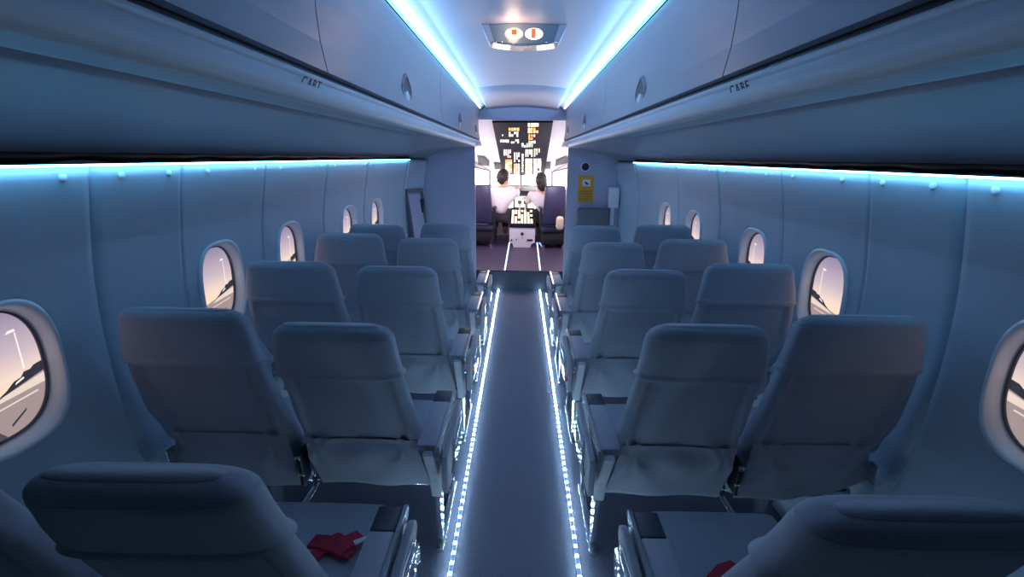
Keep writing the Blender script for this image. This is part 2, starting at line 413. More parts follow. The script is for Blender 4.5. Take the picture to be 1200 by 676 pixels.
    t.matrix_world = Matrix(((ydir.x, up.x, n_.x, p.x), (ydir.y, up.y, n_.y, p.y), (ydir.z, up.z, n_.z, p.z), (0, 0, 0, 1)))
    t.parent = lip

# ceiling reading lamp
root = empty('ceiling_lamp', (0, 2.33, 2.12)); tag(root, 'curved ceiling lamp bar with two glowing warm bulbs over the aisle', 'lamp')
def lampring(y, sc, z0, z1):
    top = [(-.19+.38*i/16, y, z1 + .012*(1-((i-8)/8)**2)) for i in range(17)]
    bot = [(.155-.31*i/16, y, z0 - .014*(1-((i-8)/8)**2)) for i in range(17)]
    return [(a*sc, b, c) for a, b, c in top+bot]
v, f = loft([lampring(-.055, .97, -.062, -.006), lampring(-.05, 1.0, -.070, .0), lampring(.05, 1.0, -.070, .0), lampring(.055, .97, -.062, -.006)])
mesh('lamp_housing', v, f, M['lens'], root)
for x in (-1, 1):
    bm = bmesh.new(); prism(bm, [(x*.192, -.060, .0), (x*.158, -.060, -.07), (x*.134, -.060, -.07), (x*.158, -.060, .0)], (0, .12, 0)); bm_obj('end_bracket', bm, M['bin'], root)
    box('chrome_edge', (x*.150, -.062, -.073), (x*.095, -.054, -.068), M['chrome'], root, .002)
for x, e, nm in ((-.045, 'warm', 'warm'), (.045, 'cool', 'pale')):
    bm = bmesh.new(); bmesh.ops.create_uvsphere(bm, u_segments=24, v_segments=12, radius=1)
    for q in bm.verts: q.co = Vector((x+q.co.x*.040, -.056+q.co.y*.012, -.036+q.co.z*.023))
    b = bm_obj('bulb', bm, E_[e], root, True)
    box('bulb_core', (x-.011, -.071, -.043) if x < 0 else (x-.012, -.071, -.055), (x+.013, -.064, -.022) if x < 0 else (x+.008, -.064, -.018), E_['filament'], b, .002)
rl = bpy.data.lights.new('reading_light', 'POINT'); rl.energy = .35; rl.color = (1, .62, .4); rl.shadow_soft_size = .03
ro = bpy.data.objects.new('reading_light', rl); COL.objects.link(ro); ro.location = (-.05, 2.22, 2.085)

# ------------------------------------------------------------------ bulkhead and riser
DX, DZ = .522, 1.945
def bulk_outline(s):
    pts = [(s*DX, YB, 0), (s*DX, YB, DZ)]
    pts += [(s*DX, YB, 2.12), (s*1.10, YB, 2.12), (s*1.10, YB, 1.53)]
    pts += [(s*(wall_x(z, YB)+.02), YB, z) for z in (1.5, 1.3, 1.1, .9, .7, .5, .25, 0)]
    return pts
for s, nm in ((-1, 'wall_front_left'), (1, 'wall_front_right')):
    bm = bmesh.new(); prism(bm, bulk_outline(s), (0, .03, 0)); struct(bm_obj(nm, bm, M['bulk']))
bm = bmesh.new()
prism(bm, [(-DX, YB, DZ), (DX, YB, DZ), (DX, YB, 2.2), (-DX, YB, 2.2)], (0, .03, 0)); struct(bm_obj('wall_front_lintel', bm, M['bulk']))
o = box('wall_front_riser', (-DX, YB, 0), (DX, YB+.03, .235), M['riser']); struct(o)
# speaker port, placard, handset, folded seat on the right bulkhead
def facing(px, py, d=.0): return at(px, py, YB-d)
c = facing(686, 195.5, .004); r = empty('wall_speaker', c); tag(r, 'round black port with a white rim on the right bulkhead above the yellow placard', 'speaker')
def disc(name, rad, y0, y1, m, par, n=32):
    rings = [[(rad*math.cos(2*math.pi*k/n), y, rad*math.sin(2*math.pi*k/n)) for k in range(n)] for y in (y0, y1)]
    v, f = loft(rings); return mesh(name, v, f, m, par)
disc('rim', .053, .003, -.008, M['white'], r); disc('grille', .042, -.006, -.012, M['black'], r)
a, b = facing(678, 206), facing(694.5, 237)
r = empty('placard_sign', ((a.x+b.x)/2, YB-.003, (a.z+b.z)/2)); tag(r, 'yellow placard with a small white pictogram on the right bulkhead', 'sign')
w, h = (b.x-a.x)/2, (a.z-b.z)/2
box('board', (-w, -.006, -h), (w, .002, h), M['yellow'], r)
box('pictogram_panel', (-w*.45, -.009, h*.24), (w*.55, -.004, h*.72), M['white'], r)
bm = bmesh.new(); prism(bm, [(-w*.22, -.0095, h*.56), (-w*.02, -.0095, h*.60), (w*.14, -.0095, h*.46), (w*.34, -.0095, h*.44), (w*.34, -.0095, h*.34), (w*.05, -.0095, h*.34), (-w*.14, -.0095, h*.45)], (0, -.001, 0))
bm_obj('pictogram', bm, M['text'], r)
bm = bmesh.new()
for k in range(4): add_box(bm, (-w*.75, -.0075, -h*(.15+.2*k)-.006), (w*(.75-.1*(k % 2)), -.005, -h*(.15+.2*k)+.002))
bm_obj('text_lines', bm, mat('placard_print', (.38, .19, .04), .6), r)
a, b = facing(713, 219), facing(723, 243)
r = empty('wall_handset', ((a.x+b.x)/2, YB-.03, b.z)); tag(r, 'white handset box on the right bulkhead beside the sidewall', 'handset')
w, h = (b.x-a.x)/2, a.z-b.z
box('handset', (-w, -.05, 0), (w, .028, h), M['white'], r, .012); box('cradle', (-w*.5, -.025, -.20), (w*.35, .028, .0), M['frame'], r, .008)
a, b = facing(676.5, 243), facing(711, 275)
r = empty('crew_seat', ((a.x+b.x)/2, YB-.05, 0)); tag(r, 'folded grey crew seat panel on the right bulkhead under the placard', 'folding seat')
w = (b.x-a.x)/2
box('folded_back', (-w, -.05, .38), (w, .047, a.z), M['cgrey'], r, .02); box('folded_cushion', (-w*.9, -.09, .35), (w*.9, -.05, .72), M['fabric'], r, .02); box('hinge', (-w*.9, -.03, .30), (w*.9, .047, .38), M['metal'], r)

# door outline on the left transition lining
p1, p2 = Vector((-wall_x(1.17, 4.99)+.012, 4.99, 1.17)), Vector((-wall_x(1.2, 5.24)+.012, 5.24, 1.2))
root = empty('door_1', (p1.x, 5.1, 0)); struct(root, 'narrow recessed service door at the front of the left wall', 'door')
def dquad(name, y0, y1, z0, z1, d, th, m):
    pts = []
    for y, z in ((y0, z0), (y1, z0), (y1, z1), (y0, z1)): pts.append(Vector((-wall_x(z, y)+d, y, z)) - Vector(root.location))
    bm = bmesh.new(); prism(bm, pts, (-th, 0, 0)); return bm_obj(name, bm, m, root)
dquad('door_panel', 5.02, 5.21, .1, 1.15, .010, .02, M['bulk'])
dquad('door_frame', 4.995, 5.012, .1, 1.19, .016, .024, M['cgrey']); dquad('door_frame', 5.215, 5.235, .1, 1.19, .016, .024, M['cgrey']); dquad('door_frame', 4.995, 5.235, 1.165, 1.20, .022, .03, M['cgrey'])
dquad('door_handle', 5.19, 5.225, .93, 1.08, .05, .02, M['black']); dquad('latch', 5.09, 5.10, .80, .99, .03, .02, M['cgrey'])

# ------------------------------------------------------------------ aisle floor lights
led_me = None
for s, sd in ((-1, 'left'), (1, 'right')):
    root = empty('floor_light_strip', (s*.25, 0, 0)); tag(root, 'strip of bright white floor lights along the %s edge of the aisle' % sd, 'light strip', 'aisle floor light strips')
    box('channel', (-.009, .4, .001), (.009, YB-.005, .004), M['white'], root)
    box('diffuser', (-.006, .4, .004), (.006, YB-.005, .0055), E_['channel'], root)
    sp = .048; y = .5; rest = bmesh.new(); nled = 0
    while y < YB-.02:
        if y > 1.25 and nled < 100:
            if led_me is None:
                bm = bmesh.new(); bmesh.ops.create_uvsphere(bm, u_segments=8, v_segments=5, radius=.0062)
                o = bm_obj('led', bm, E_['led'], root, True, (0, y, .0065)); led_me = o.data
            else: o = bpy.data.objects.new('led', led_me); COL.objects.link(o); o.parent = root; o.location = (0, y, .0065)
            nled += 1
        else: add_box(rest, (-.0036, y-.0036, .0045), (.0036, y+.0036, .0095))
        y += sp
    o = bm_obj('led_run', rest, E_['led'], root); o['kind'] = 'stuff'

# ------------------------------------------------------------------ seats
PIV = (.20, .50)                            # recline pivot (y, z) of a seat, relative to the top of its back
def folds(x, z, c, hw):                     # creases drawn from the lower corners of the cover
    f = 0
    for e in (-1, 1):
        dx, dz = (x-(c+e*hw*.80))*e, z-.53
        rr = math.hypot(dx, dz); an = math.atan2(dz, -dx)
        f += .0055*math.sin(an*6.5+e*.7)*math.exp(-(rr/.15)**1.5)*smooth01(rr/.035)
    return f + .004*math.sin(x*34+z*19+1)*math.exp(-((z-.52)/.10)**2) + .0025*math.sin(x*21-z*27)*math.exp(-((z-.7)/.15)**2)
ZT = 1.072                                  # top of the backrest; it leans back 19 degrees
def YR_(z): return .349*(1.078-z)
def back_rings(xl_t, xr_t, zs, inflate=lambda z: 0, dent=True, N=72):
    rings = []
    for z in zs:
        g = inflate(z)
        zz = min(z, ZT-.002)
        yr = YR_(zz)
        th = sinterp([(.32, .08), (.45, .11), (.7, .098), (.9, .088), (1.0, .084), (1.04, .084)], zz)
        xl, xr = sinterp(xl_t, zz)-g, sinterp(xr_t, zz)+g
        if zz > 1.03: th = .084*math.sqrt(max(.02, 1-((zz-1.03)/(ZT-1.03))**2))
        if zz > 1.012: ins = .06*(1-math.sqrt(max(0, 1-((zz-1.012)/(ZT-1.012))**2))); xl += ins; xr -= ins
        c, hw = (xl+xr)/2, (xr-xl)/2; ht = th/2+g
        yc = yr+(th/2 if zz <= 1.03 else .042)
        ring = []
        for k in range(N):
            t = 2*math.pi*k/N; a, b = math.cos(t), math.sin(t)
            x = c+hw*math.copysign(abs(a)**(.46), a); y = yc+ht*math.copysign(abs(b)**(.70), b)
            u = (x-c)/max(hw, .01)
            if b < 0 and dent:
                zone = smooth01((.89-z)/.03)
                y += .019*zone*smooth01((.88-abs(u))/.12)*smooth01((z-.50)/.12)
                fold = folds(x, z, c, hw)
                y += fold
            ring.append((x, y, z+g*.7*(z > 1.03)))
        rings.append(ring)
    return rings
ZS_BACK = [.325, .335] + [.345+.0125*i for i in range(55)] + [1.03, 1.038, 1.046, 1.052, 1.057, 1.061, 1.064, 1.067, 1.069, 1.0705, 1.0715]
ZS_HEAD = [.872, .875, .885] + [.895+.01*i for i in range(14)] + [1.032, 1.036, 1.038, 1.040, 1.044, 1.048, 1.052, 1.057, 1.061, 1.064, 1.067, 1.069, 1.0705, 1.0715]
def head_inf(z):
    if z < .8755: return .003
    if z < .889: return .013
    if abs(z-1.038) < .001: return .0052
    return .0065
TOPL = lambda a: [(1.08, a)]
def tabs(kind):
    if kind == 'aisle':
        xl = [(.32, .332), (.42, .340), (.56, .350), (.66, .360), (.78, .368), (.90, .380), (.96, .384), (1.02, .384)]
        xr = [(.32, .765), (.42, .790), (.53, .792), (.65, .785), (.79, .778), (.90, .770), (.96, .760), (1.02, .742)]
    else:
        xl = [(.32, .815), (.42, .815), (.57, .824), (.68, .840), (.80, .855), (.90, .864), (.97, .868), (1.02, .870)]
        xr = [(.32, 1.20), (.40, 1.345), (.455, 1.355), (.485, 1.315), (.52, 1.302), (.58, 1.325), (.66, 1.342), (.76, 1.338), (.86, 1.322), (.95, 1.298), (1.02, 1.272)]
    xl = xl + TOPL(xl[-1][1]); k = xr[-1][1]; xr = xr + [(z, 2*k-q) for z, q in TOPL(k)]
    return xl, xr
def mir(verts, s): return [(s*x, y, z) for x, y, z in verts]
def seat_proto(kind, s):
    root = empty('passenger_seat'); xl, xr = tabs(kind)
    py, pz = PIV
    def shift(vs, k=1): return [((s if k else 1)*x, y-py, z-pz) for x, y, z in vs]
    v, f = loft(back_rings(xl, xr, ZS_BACK))
    bk = mesh('backrest', shift(v), f, M['fabric'], root, True, (0, py, pz-.008))
    v, f = loft(back_rings(xl, xr, ZS_HEAD, head_inf, False), False, True)
    mesh('headrest_cover', shift(v), f, M['fabric2'], bk, True)
    c = .570 if kind == 'aisle' else 1.065
    if kind == 'aisle':
        for x in (.372, .762):
            bm = bmesh.new(); bmesh.ops.create_uvsphere(bm, u_segments=10, v_segments=6, radius=.0065)
            bm_obj('stud', bm, M['chrome'], bk, True, (s*x, YR_(.54)-py+.006, .54-pz))
    # lining hanging under the back to a straight hem
    hw0 = [(c-.205, c+.205), (c-.240, c+.190)] if kind == 'aisle' else [(c-.222, c+.20), (c-.244, c+.14)]
    vv, ff = [], []; K, R = 56, 16
    for i in range(R):
        t = i/(R-1); a, b = [hw0[0][j]+(hw0[1][j]-hw0[0][j])*t for j in (0, 1)]
        for k in range(K):
            u = k/(K-1); x = a+(b-a)*u
            z = .575-.255*t + (.04*t*smooth01((u-.55)/.45) if kind == 'window' else 0)
            zb = .575-.255*t; yr = YR_(zb)
            y = yr + .007 - .021*smooth01(t/.45) + folds(x, zb, c, .2)*.9 + .006*math.sin(u*9+1)*t*t
            vv.append((s*x, y, z))
    n = len(vv); vv += [(x, y+.005, z) for x, y, z in vv[:n]]
    for i in range(R-1):
        for k in range(K-1):
            q = i*K+k; ff += [(q, q+1, q+K+1, q+K), (n+q, n+q+K, n+q+K+1, n+q+1)]
    for k in range(K-1): q = (R-1)*K+k; ff.append((q, q+1, n+q+1, n+q))
    mesh('back_skirt', shift(vv, 0), ff, M['fabric'], bk, True)
    # cushion
    bm = bmesh.new(); cx0, cx1 = (.352, .80) if kind == 'aisle' else (.825, 1.30)
    def crown(t):
        bmesh.ops.subdivide_edges(t, edges=list(t.edges), cuts=5, use_grid_fill=True)
        for q in t.verts:
            u = (q.co.x-(cx0+cx1)/2)/((cx1-cx0)/2); w = (q.co.y-.44)/.22
            if q.co.z > .42: q.co.z += .016*(1-u*u)*(1-w*w) + .008*w - .006*max(0, abs(u)-.6)
            q.co.x = (cx0+cx1)/2 + (q.co.x-(cx0+cx1)/2)*(1-.10*smooth01(w)*(q.co.y > .55))
    add_box(bm, (cx0, .272, .335), (cx1, .66, .455), 0, 2, crown)
    for q in bm.verts: q.co.x *= s
    cu = bm_obj('seat_cushion', bm, M['fabric2'], root, True)
    md = cu.modifiers.new('b', 'BEVEL'); md.width = .028; md.segments = 4; md.limit_method = 'ANGLE'; md.angle_limit = math.radians(50)
    def bx(name, lo, hi, m, par=root, bev=.003):
        return box(name, (s*lo[0], lo[1], lo[2]), (s*hi[0], hi[1], hi[2]), m, par, bev)
    # legs and cross spars
    x0, x1 = (.30, .805) if kind == 'aisle' else (.812, 1.30)
    for y in (.30, .54):
        bm = tube(None, [(s*x0, y, .300), (s*x1, y, .300)], .017); bm_obj('spar', bm, M['metal'], root, True)
    bx('pan', (x0+.03, .27, .318), (x1-.03, .62, .330), M['black'])
    lx = .305 if kind == 'aisle' else .965
    bm = bmesh.new(); prism(bm, [(s*(lx-.009), .235, .31), (s*(lx-.009), .315, .31), (s*(lx-.009), .300, .02), (s*(lx-.009), .265, .02)], (s*.018, 0, 0)); bm_obj('leg', bm, M['metal'], root)
    bm = bmesh.new(); prism(bm, [(s*(lx-.009), .52, .31), (s*(lx-.009), .56, .31), (s*(lx-.009), .615, .02), (s*(lx-.009), .585, .02)], (s*.018, 0, 0)); bm_obj('leg', bm, M['metal'], root)
    bx('foot_rail', (lx-.014, .24, 0), (lx+.014, .64, .022), M['metal'])
    if kind == 'aisle':
        arm = empty('armrest', (0, 0, 0), root)
        P = lambda *a: [(s*x, y, z) for x, y, z in a]
        def slab(name, y0, y1, x0a, x1a, z0, z1, m, par, bev=.006):
            bm = bmesh.new(); add_box(bm, (s*x0a, y0, z0), (s*x1a, y1, z1), bev, 3); return bm_obj(name, bm, m, par, True)
        slab('pad', .105, .398, .274, .344, .580, .604, M['pad'], arm); slab('pad_cap', .400, .490, .274, .343, .578, .6025, M['cap'], arm)
        bm = bmesh.new(); prism(bm, P((.262, .09, .607), (.262, .492, .604), (.262, .503, .582), (.262, .46, .557), (.262, .11, .540), (.262, .08, .565)), (s*.010, 0, 0)); bm_obj('rim', bm, M['metal'], arm)
        pts = [(.09, .567), (.42, .582), (.46, .578), (.482, .562), (.485, .537), (.45, .497), (.33, .452), (.15, .412), (.09, .422)]
        bm = bmesh.new(); prism(bm, [(s*.236, y, z) for y, z in pts], (s*.022, 0, 0))
        sh = bm_obj('shell', bm, M['pad'], arm); md = sh.modifiers.new('b', 'BEVEL'); md.width = .006; md.segments = 3
        bm = bmesh.new(); prism(bm, [(s*.233, y, z) for y, z in ((.16, .452), (.33, .517), (.36, .532), (.34, .472), (.19, .427))], (s*.004, 0, 0)); bm_obj('inlay', bm, M['reddish'], arm)
        bm = bmesh.new(); prism(bm, P((.282, .075, .584), (.282, .13, .584), (.282, .25, .40), (.282, .27, .31), (.282, .20, .31), (.282, .165, .42)), (s*.038, 0, 0))
        su = bm_obj('support', bm, M['skirt'], arm); md = su.modifiers.new('b', 'BEVEL'); md.width = .006; md.segments = 3
        # polished lower side guard that mirrors the floor lights
        vv, ff = [], []
        g = [(.555, .228, .30), (.50, .226, .335), (.42, .232, .35), (.34, .245, .34), (.27, .262, .31)]
        for z, x, y1 in g:
            for k in range(6): u = k/5; vv.append((s*(x+.004*math.sin(u*3)), .19+(.62-z)*.12+(y1+.02-.10)*u, z))
        nn = len(vv); vv += [(x+s*.006, y, z) for x, y, z in vv]
        for i in range(len(g)-1):
            for k in range(5): q = i*6+k; ff += [(q, q+1, q+7, q+6), (nn+q, nn+q+6, nn+q+7, nn+q+1)]
        for i in range(len(g)-1): q = i*6; ff += [(q, q+6, nn+q+6, nn+q), (q+5, nn+q+5, nn+q+11, q+11)]
        for k in range(5): ff += [(k, nn+k, nn+k+1, k+1), (24+k, 25+k, nn+25+k, nn+24+k)]
        mesh('side_guard', vv, ff, M['chrome'], root, True)
        # hinge hardware between the two seats
        hg = bx('recline_hinge', (.794, .185, .36), (.806, .25, .50), M['black'])
        bx('hinge_plate', (.788, .180, .40), (.809, .190, .413), M['metal'], hg); bx('hinge_plate', (.790, .172, .475), (.809, .190, .492), M['metal'], hg)
    else:
        bx('side_bracket', (1.285, .18, .42), (1.318, .22, .50), M['metal'])
    return root
def add_belt(root, s):
    # red lap belt lying crossed on the cushion, with its metal tongue
    bm = bmesh.new()
    def strap(pts, w, th=.010):
        rings = []
        for i, p in enumerate(pts):
            p = Vector(p); t = (Vector(pts[min(i+1, len(pts)-1)])-Vector(pts[max(i-1, 0)])); t.z = 0; t.normalize(); sd = Vector((-t.y, t.x, 0))
            ww = w[i] if isinstance(w, list) else w
            rings.append([p+sd*ww, p-sd*ww, p-sd*ww+Vector((0, 0, th)), p+sd*ww+Vector((0, 0, th))])
        v, f = loft(rings); q = [bm.verts.new(x) for x in v]
        for face in f: bm.faces.new([q[i] for i in face])
    z = .468
    return bm, strap, z
PRO = {(k, s): seat_proto(k, s) for k in ('aisle', 'window') for s in (-1, 1)}
USED = set()
ROWS = [  # row name, base y, {(kind, side): y of the top of the back}
    ('front', 3.32, {('aisle', -1): 3.33, ('window', -1): 3.28, ('aisle', 1): 3.32, ('window', 1): 3.365}),
    ('second', 2.67, {('aisle', -1): 2.67, ('window', -1): 2.74, ('aisle', 1): 2.65, ('window', 1): 2.72}),
    ('third', 1.95, {('aisle', -1): 1.945, ('window', -1): 1.97, ('aisle', 1): 1.95, ('window', 1): 2.05}),
    ('fourth', 1.22, {('aisle', -1): 1.205, ('window', -1): 1.272, ('aisle', 1): 1.24, ('window', 1): 1.304}),
    ('nearest', .56, {('aisle', -1): .552, ('window', -1): .56, ('aisle', 1): .515}),
]
LAB = {'front': 'in the front row by the cockpit bulkhead', 'second': 'in the second row from the cockpit', 'third': 'in the third row from the cockpit',
       'fourth': 'in the fourth row from the cockpit', 'nearest': 'in the row nearest the camera'}
SEATS = {}
for rn, by, d in ROWS:
    for (k, s), ty in d.items():
        key = (k, s)
        if key not in USED: o = PRO[key]; USED.add(key)
        else: o = copy_tree(PRO[key])
        dx = {('fourth', 'aisle'): .01 if s > 0 else 0, ('fourth', 'window'): .01 if s > 0 else 0, ('third', 'aisle'): .012 if s > 0 else 0, ('third', 'window'): .012 if s > 0 else 0,
              ('nearest', 'aisle'): .052 if s > 0 else -.044, ('nearest', 'window'): -.05}.get((rn, k), 0)
        o.location = (dx, by, 0)
        for c in o.children:
            if c.name.startswith('backrest'):
                c.rotation_euler = ((by-ty)/.58, 0, random.uniform(-.015, .015))
        tag(o, 'grey fabric %s seat %s, %s of the aisle' % (k, LAB[rn], 'left' if s < 0 else 'right'), 'seat', 'passenger seats')
        SEATS[(rn, k, s)] = o
def strap_mesh(name, paths, par, z, m=M['red']):
    bm = bmesh.new()
    for pts, ws, th in paths:
        rings = []
        for i, (x, y, dz) in enumerate(pts):
            p = Vector((x, y, z+dz)); a = pts[min(i+1, len(pts)-1)]; b = pts[max(i-1, 0)]
            t = Vector((a[0]-b[0], a[1]-b[1], 0)).normalized(); sd = Vector((-t.y, t.x, 0)); w = ws[i]
            rings.append([p+sd*w, p-sd*w, p-sd*w*.95+Vector((0, 0, th)), p+sd*w*.95+Vector((0, 0, th))])
        v, f = loft(rings); q = [bm.verts.new(x) for x in v]
        for face in f: bm.faces.new([q[i] for i in face])
    return bm_obj(name, bm, m, par)
zc = .468
par = SEATS[('nearest', 'aisle', -1)]; oy = par.location.y
def on(px, py, z): d = ray(px, py); p = EYE + d*((z-EYE.z)/d.z); return (p.x-par.location.x, p.y-oy)
def pth(pxs, z, dz): return [(*on(a, b, z), h) for (a, b), h in zip(pxs, dz)]
bl = strap_mesh('seat_belt', [
    (pth([(345, 668), (368, 655), (384, 643), (396, 637), (404, 640)], zc, [0, .004, .010, .014, .008]), [.016, .018, .024, .022, .018], .008),
    (pth([(366, 637), (381, 641), (398, 647), (413, 653)], zc, [.004, .012, .016, .006]), [.022, .024, .024, .020], .010),
    (pth([(392, 655), (402, 648), (412, 640), (424, 632)], zc, [.006, .016, .016, .008]), [.020, .022, .024, .024], .010)], par, zc)
bl['label'] = 'red seat belt'
tng = pth([(416, 645), (432, 637), (448, 627)], zc, [.024, .020, .012])
strap_mesh('belt_tongue', [(tng, [.008, .006, .005], .005)], bl, zc, M['white'])
par = SEATS[('nearest', 'aisle', 1)]; oy = par.location.y
bl = strap_mesh('seat_belt', [(pth([(835, 684), (848, 676), (858, 672), (872, 678)], zc, [0, .012, .014, .004]), [.020, .024, .022, .018], .010)], par, zc); bl['label'] = 'red seat belt'
# red webbing ends showing by the armrests
for rn, s, pxs in (('third', 1, [(666, 447), (669, 436)]),):
    par = SEATS[(rn, 'aisle', s)]; y = par.location.y+.1
    pts = [at(a, b, y)-Vector(par.location) for a, b in pxs]
    bm = bmesh.new(); prism(bm, [pts[0]+Vector((-.014, 0, 0)), pts[0]+Vector((.014, 0, 0)), pts[1]+Vector((.012, 0, 0)), pts[1]+Vector((-.012, 0, 0))], (0, .012, 0)); o = bm_obj('belt_end', bm, M['red'], par); o['label'] = 'red belt end'

# ------------------------------------------------------------------ cockpit beyond the doorway
CF = .235
o = mesh('floor_cockpit', [(-.9, YB, CF), (.9, YB, CF), (.9, 8.2, CF), (-.9, 8.2, CF)], [(0, 1, 2, 3)], M['cfloor']); struct(o)
PL0, PLN = Vector((0, 5.30, 1.955)), Vector((0, -.251, -1)).normalized()
def slope_z(y): return 1.955-.251*(y-5.30)
# sloping white ceiling
WP = [(-.92, 5.31), (-.90, 6.7), (-.52, 7.82), (0, 8.0), (.52, 7.82), (.90, 6.7), (.92, 5.31)]
top = [(x, y, slope_z(y)) for x, y in WP]
o = mesh('ceiling_cockpit', top, [tuple(range(len(top)))], M['ctrim']); struct(o)
# side and front walls below and around the windscreen
SILL = {0: 1.02, 1: 1.02, 2: 1.085, 3: 1.09, 4: 1.085, 5: 1.02, 6: 1.02}
HEAD = {0: 1.52, 1: 1.47, 2: 1.335, 3: 1.32, 4: 1.335, 5: 1.47, 6: 1.52}
bm = bmesh.new(); bmf = bmesh.new(); wn = 0
wallc = None
for i in range(6):
    (xa, ya), (xb, yb) = WP[i], WP[i+1]
    def q(bmx, za0, za1, zb0, zb1, off=0):
        vs = [bmx.verts.new(p) for p in ((xa, ya, za0), (xb, yb, zb0), (xb, yb, zb1), (xa, ya, za1))]; bmx.faces.new(vs)
    if i in (0, 5): q(bm, CF, slope_z(ya), CF, slope_z(yb))
    else:
        q(bm, CF, SILL[i], CF, SILL[i+1]); q(bm, HEAD[i], slope_z(ya), HEAD[i+1], slope_z(yb))
wallc = bm_obj('wall_cockpit', bm, M['ctrim']); struct(wallc)
for i in range(1, 5):
    (xa, ya), (xb, yb) = WP[i], WP[i+1]; WCOUNT[0] += 1
    r = empty('window_%d' % WCOUNT[0], ((xa+xb)/2, (ya+yb)/2, 1.2)); struct(r, ['far left side cockpit window, white with daylight', 'left cockpit windscreen pane, white with daylight', 'right cockpit windscreen pane, white with daylight', 'far right side cockpit window, white with daylight'][i-1], 'window')
    L = Vector(r.location); mn = Vector(((xa+xb)/2, (ya+yb)/2, 0)); inw = (Vector((0, 6.4, 0))-mn).normalized()
    cs = [Vector((xa, ya, SILL[i])), Vector((xb, yb, SILL[i+1])), Vector((xb, yb, HEAD[i+1])), Vector((xa, ya, HEAD[i]))]
    mesh('pane', [p-L-inw*.01 for p in cs], [(0, 1, 2, 3)], E_['sky'], r)
    cc = sum(cs, Vector())/4; bm = bmesh.new()
    w0 = .035 if i in (1, 4) else .016
    for k in range(4):
        a, b = cs[k], cs[(k+1) % 4]; a2, b2 = a+(cc-a)*w0*3.6, b+(cc-b)*w0*3.6
        prism(bm, [a-L, b-L, b2-L, a2-L], inw*.02)
    bm_obj('window_frame', bm, M['cgrey'], r)
# pale haze of a screen in the left windscreen pane and the centre post mirror
# overhead switch panel
def onp(px, py, d=.0): return at_plane(px, py, PL0+PLN*d, PLN)
root = empty('overhead_console', (0, 6.5, slope_z(6.5))); tag(root, 'dark sloping overhead panel crowded with glowing amber and white switches', 'instrument panel')
Lr = Vector(root.location)
cs = [onp(577, 141.5), onp(648, 141.5), onp(637.5, 206), onp(590, 206)]
bm = bmesh.new(); prism(bm, [p-Lr for p in cs], PLN*.02); bm_obj('panel_board', bm, M['panel'], root)
groups = {k: bmesh.new() for k in ('amber', 'cream', 'pale', 'lime')}
def lit(g, x0, y0, x1, y1, d=.028):
    ps = [onp(*p, .0)-Lr for p in ((x0, y0), (x1, y0), (x1, y1), (x0, y1))]
    prism(groups[g], ps, PLN*d)
def block(g, x0, y0, x1, y1, nx, ny, fill=.75, keep=.9):
    for i in range(nx):
        for j in range(ny):
            if random.random() > keep: continue
            w, h = (x1-x0)/nx, (y1-y0)/ny
            x, y = x0+i*w+w*(1-fill)/2, y0+j*h+h*(1-fill)/2
            gg = random.choice(g) if isinstance(g, (list, tuple)) else g
            lit(gg, x, y, x+w*fill*random.uniform(.75, 1.05), y+h*fill*random.uniform(.75, 1.05))
block('cream', 618.5, 141.8, 632, 146, 4, 1, .9, 1); block(['amber', 'amber', 'cream'], 618.5, 147.5, 631, 153.5, 4, 2, .85); block(['amber', 'pale'], 619, 155, 628, 166, 3, 3, .7)
block(['amber', 'amber', 'cream'], 596, 147.5, 608.5, 151, 4, 1, .9, 1); block(['cream', 'pale'], 596, 152, 608, 158, 4, 2, .75, .75)
block('pale', 586, 161.5, 596.5, 165, 4, 1, .85); block('pale', 598.5, 161, 608.5, 166, 4, 2, .7, .75); block('pale', 588, 155.5, 592, 157, 2, 1)
block(['lime', 'pale'], 611, 163, 625, 170.5, 5, 3, .8, .85)
block(['pale', 'cream'], 590, 173, 599, 183, 4, 4, .7, .7); block(['pale', 'cream'], 602, 176.5, 609.5, 188, 3, 4, .7, .85); block(['pale', 'cream'], 611, 178, 614, 200, 1, 7, .7)
block(['cream', 'pale'], 615.5, 173, 624.5, 182, 4, 3, .8, .9); block(['cream', 'pale', 'lime'], 625.5, 172, 633, 182, 3, 4, .7, .75)
block(['pale', 'cream', 'amber'], 592, 185, 600, 204, 4, 7, .85, .95); block(['pale', 'cream', 'amber'], 602, 190, 609.5, 205, 3, 5, .85, 1); block(['cream', 'pale'], 615.5, 184, 624, 205, 3, 7, .86, .97); block(['cream', 'cream', 'pale'], 625, 184, 634.5, 204, 4, 7, .86, .95)
for k, nm in (('amber', 'amber'), ('cream', 'cream'), ('pale', 'white'), ('lime', 'green')):
    o = bm_obj('%s_switch_lights' % nm, groups[k], E_[k], root); o['kind'] = 'stuff'
# dark eyebrow windows
for k, (a, lb) in enumerate(((((559.5, 182), (568, 183), (573, 188), (573, 194), (561, 192)), 'dark upper cockpit window, outermost on the left'),
                 (((579, 190), (590, 191), (593, 197.5), (580, 198)), 'dark upper cockpit window left of the switch panel'),
                 (((634, 190.5), (645, 189.5), (645, 197), (631, 198)), 'dark upper cockpit window right of the switch panel'),
                 (((652, 187), (663, 182.5), (666, 184), (665, 190), (651, 194)), 'dark upper cockpit window, outermost on the right'))):
    ps = [onp(*p) for p in a]; c0 = sum(ps, Vector())/len(ps); WCOUNT[0] += 1
    r = empty('window_%d' % WCOUNT[0], c0); struct(r, lb, 'window')
    bm = bmesh.new(); prism(bm, [p-c0 for p in ps], PLN*.012); o = bm_obj('pane', bm, M['eyebrow'], r)
    md = o.modifiers.new('b', 'BEVEL'); md.width = .02; md.segments = 3
    bm = bmesh.new(); prism(bm, [(p-c0)*1.12 for p in ps], PLN*.006); bm_obj('window_frame', bm, M['cgrey'], r)
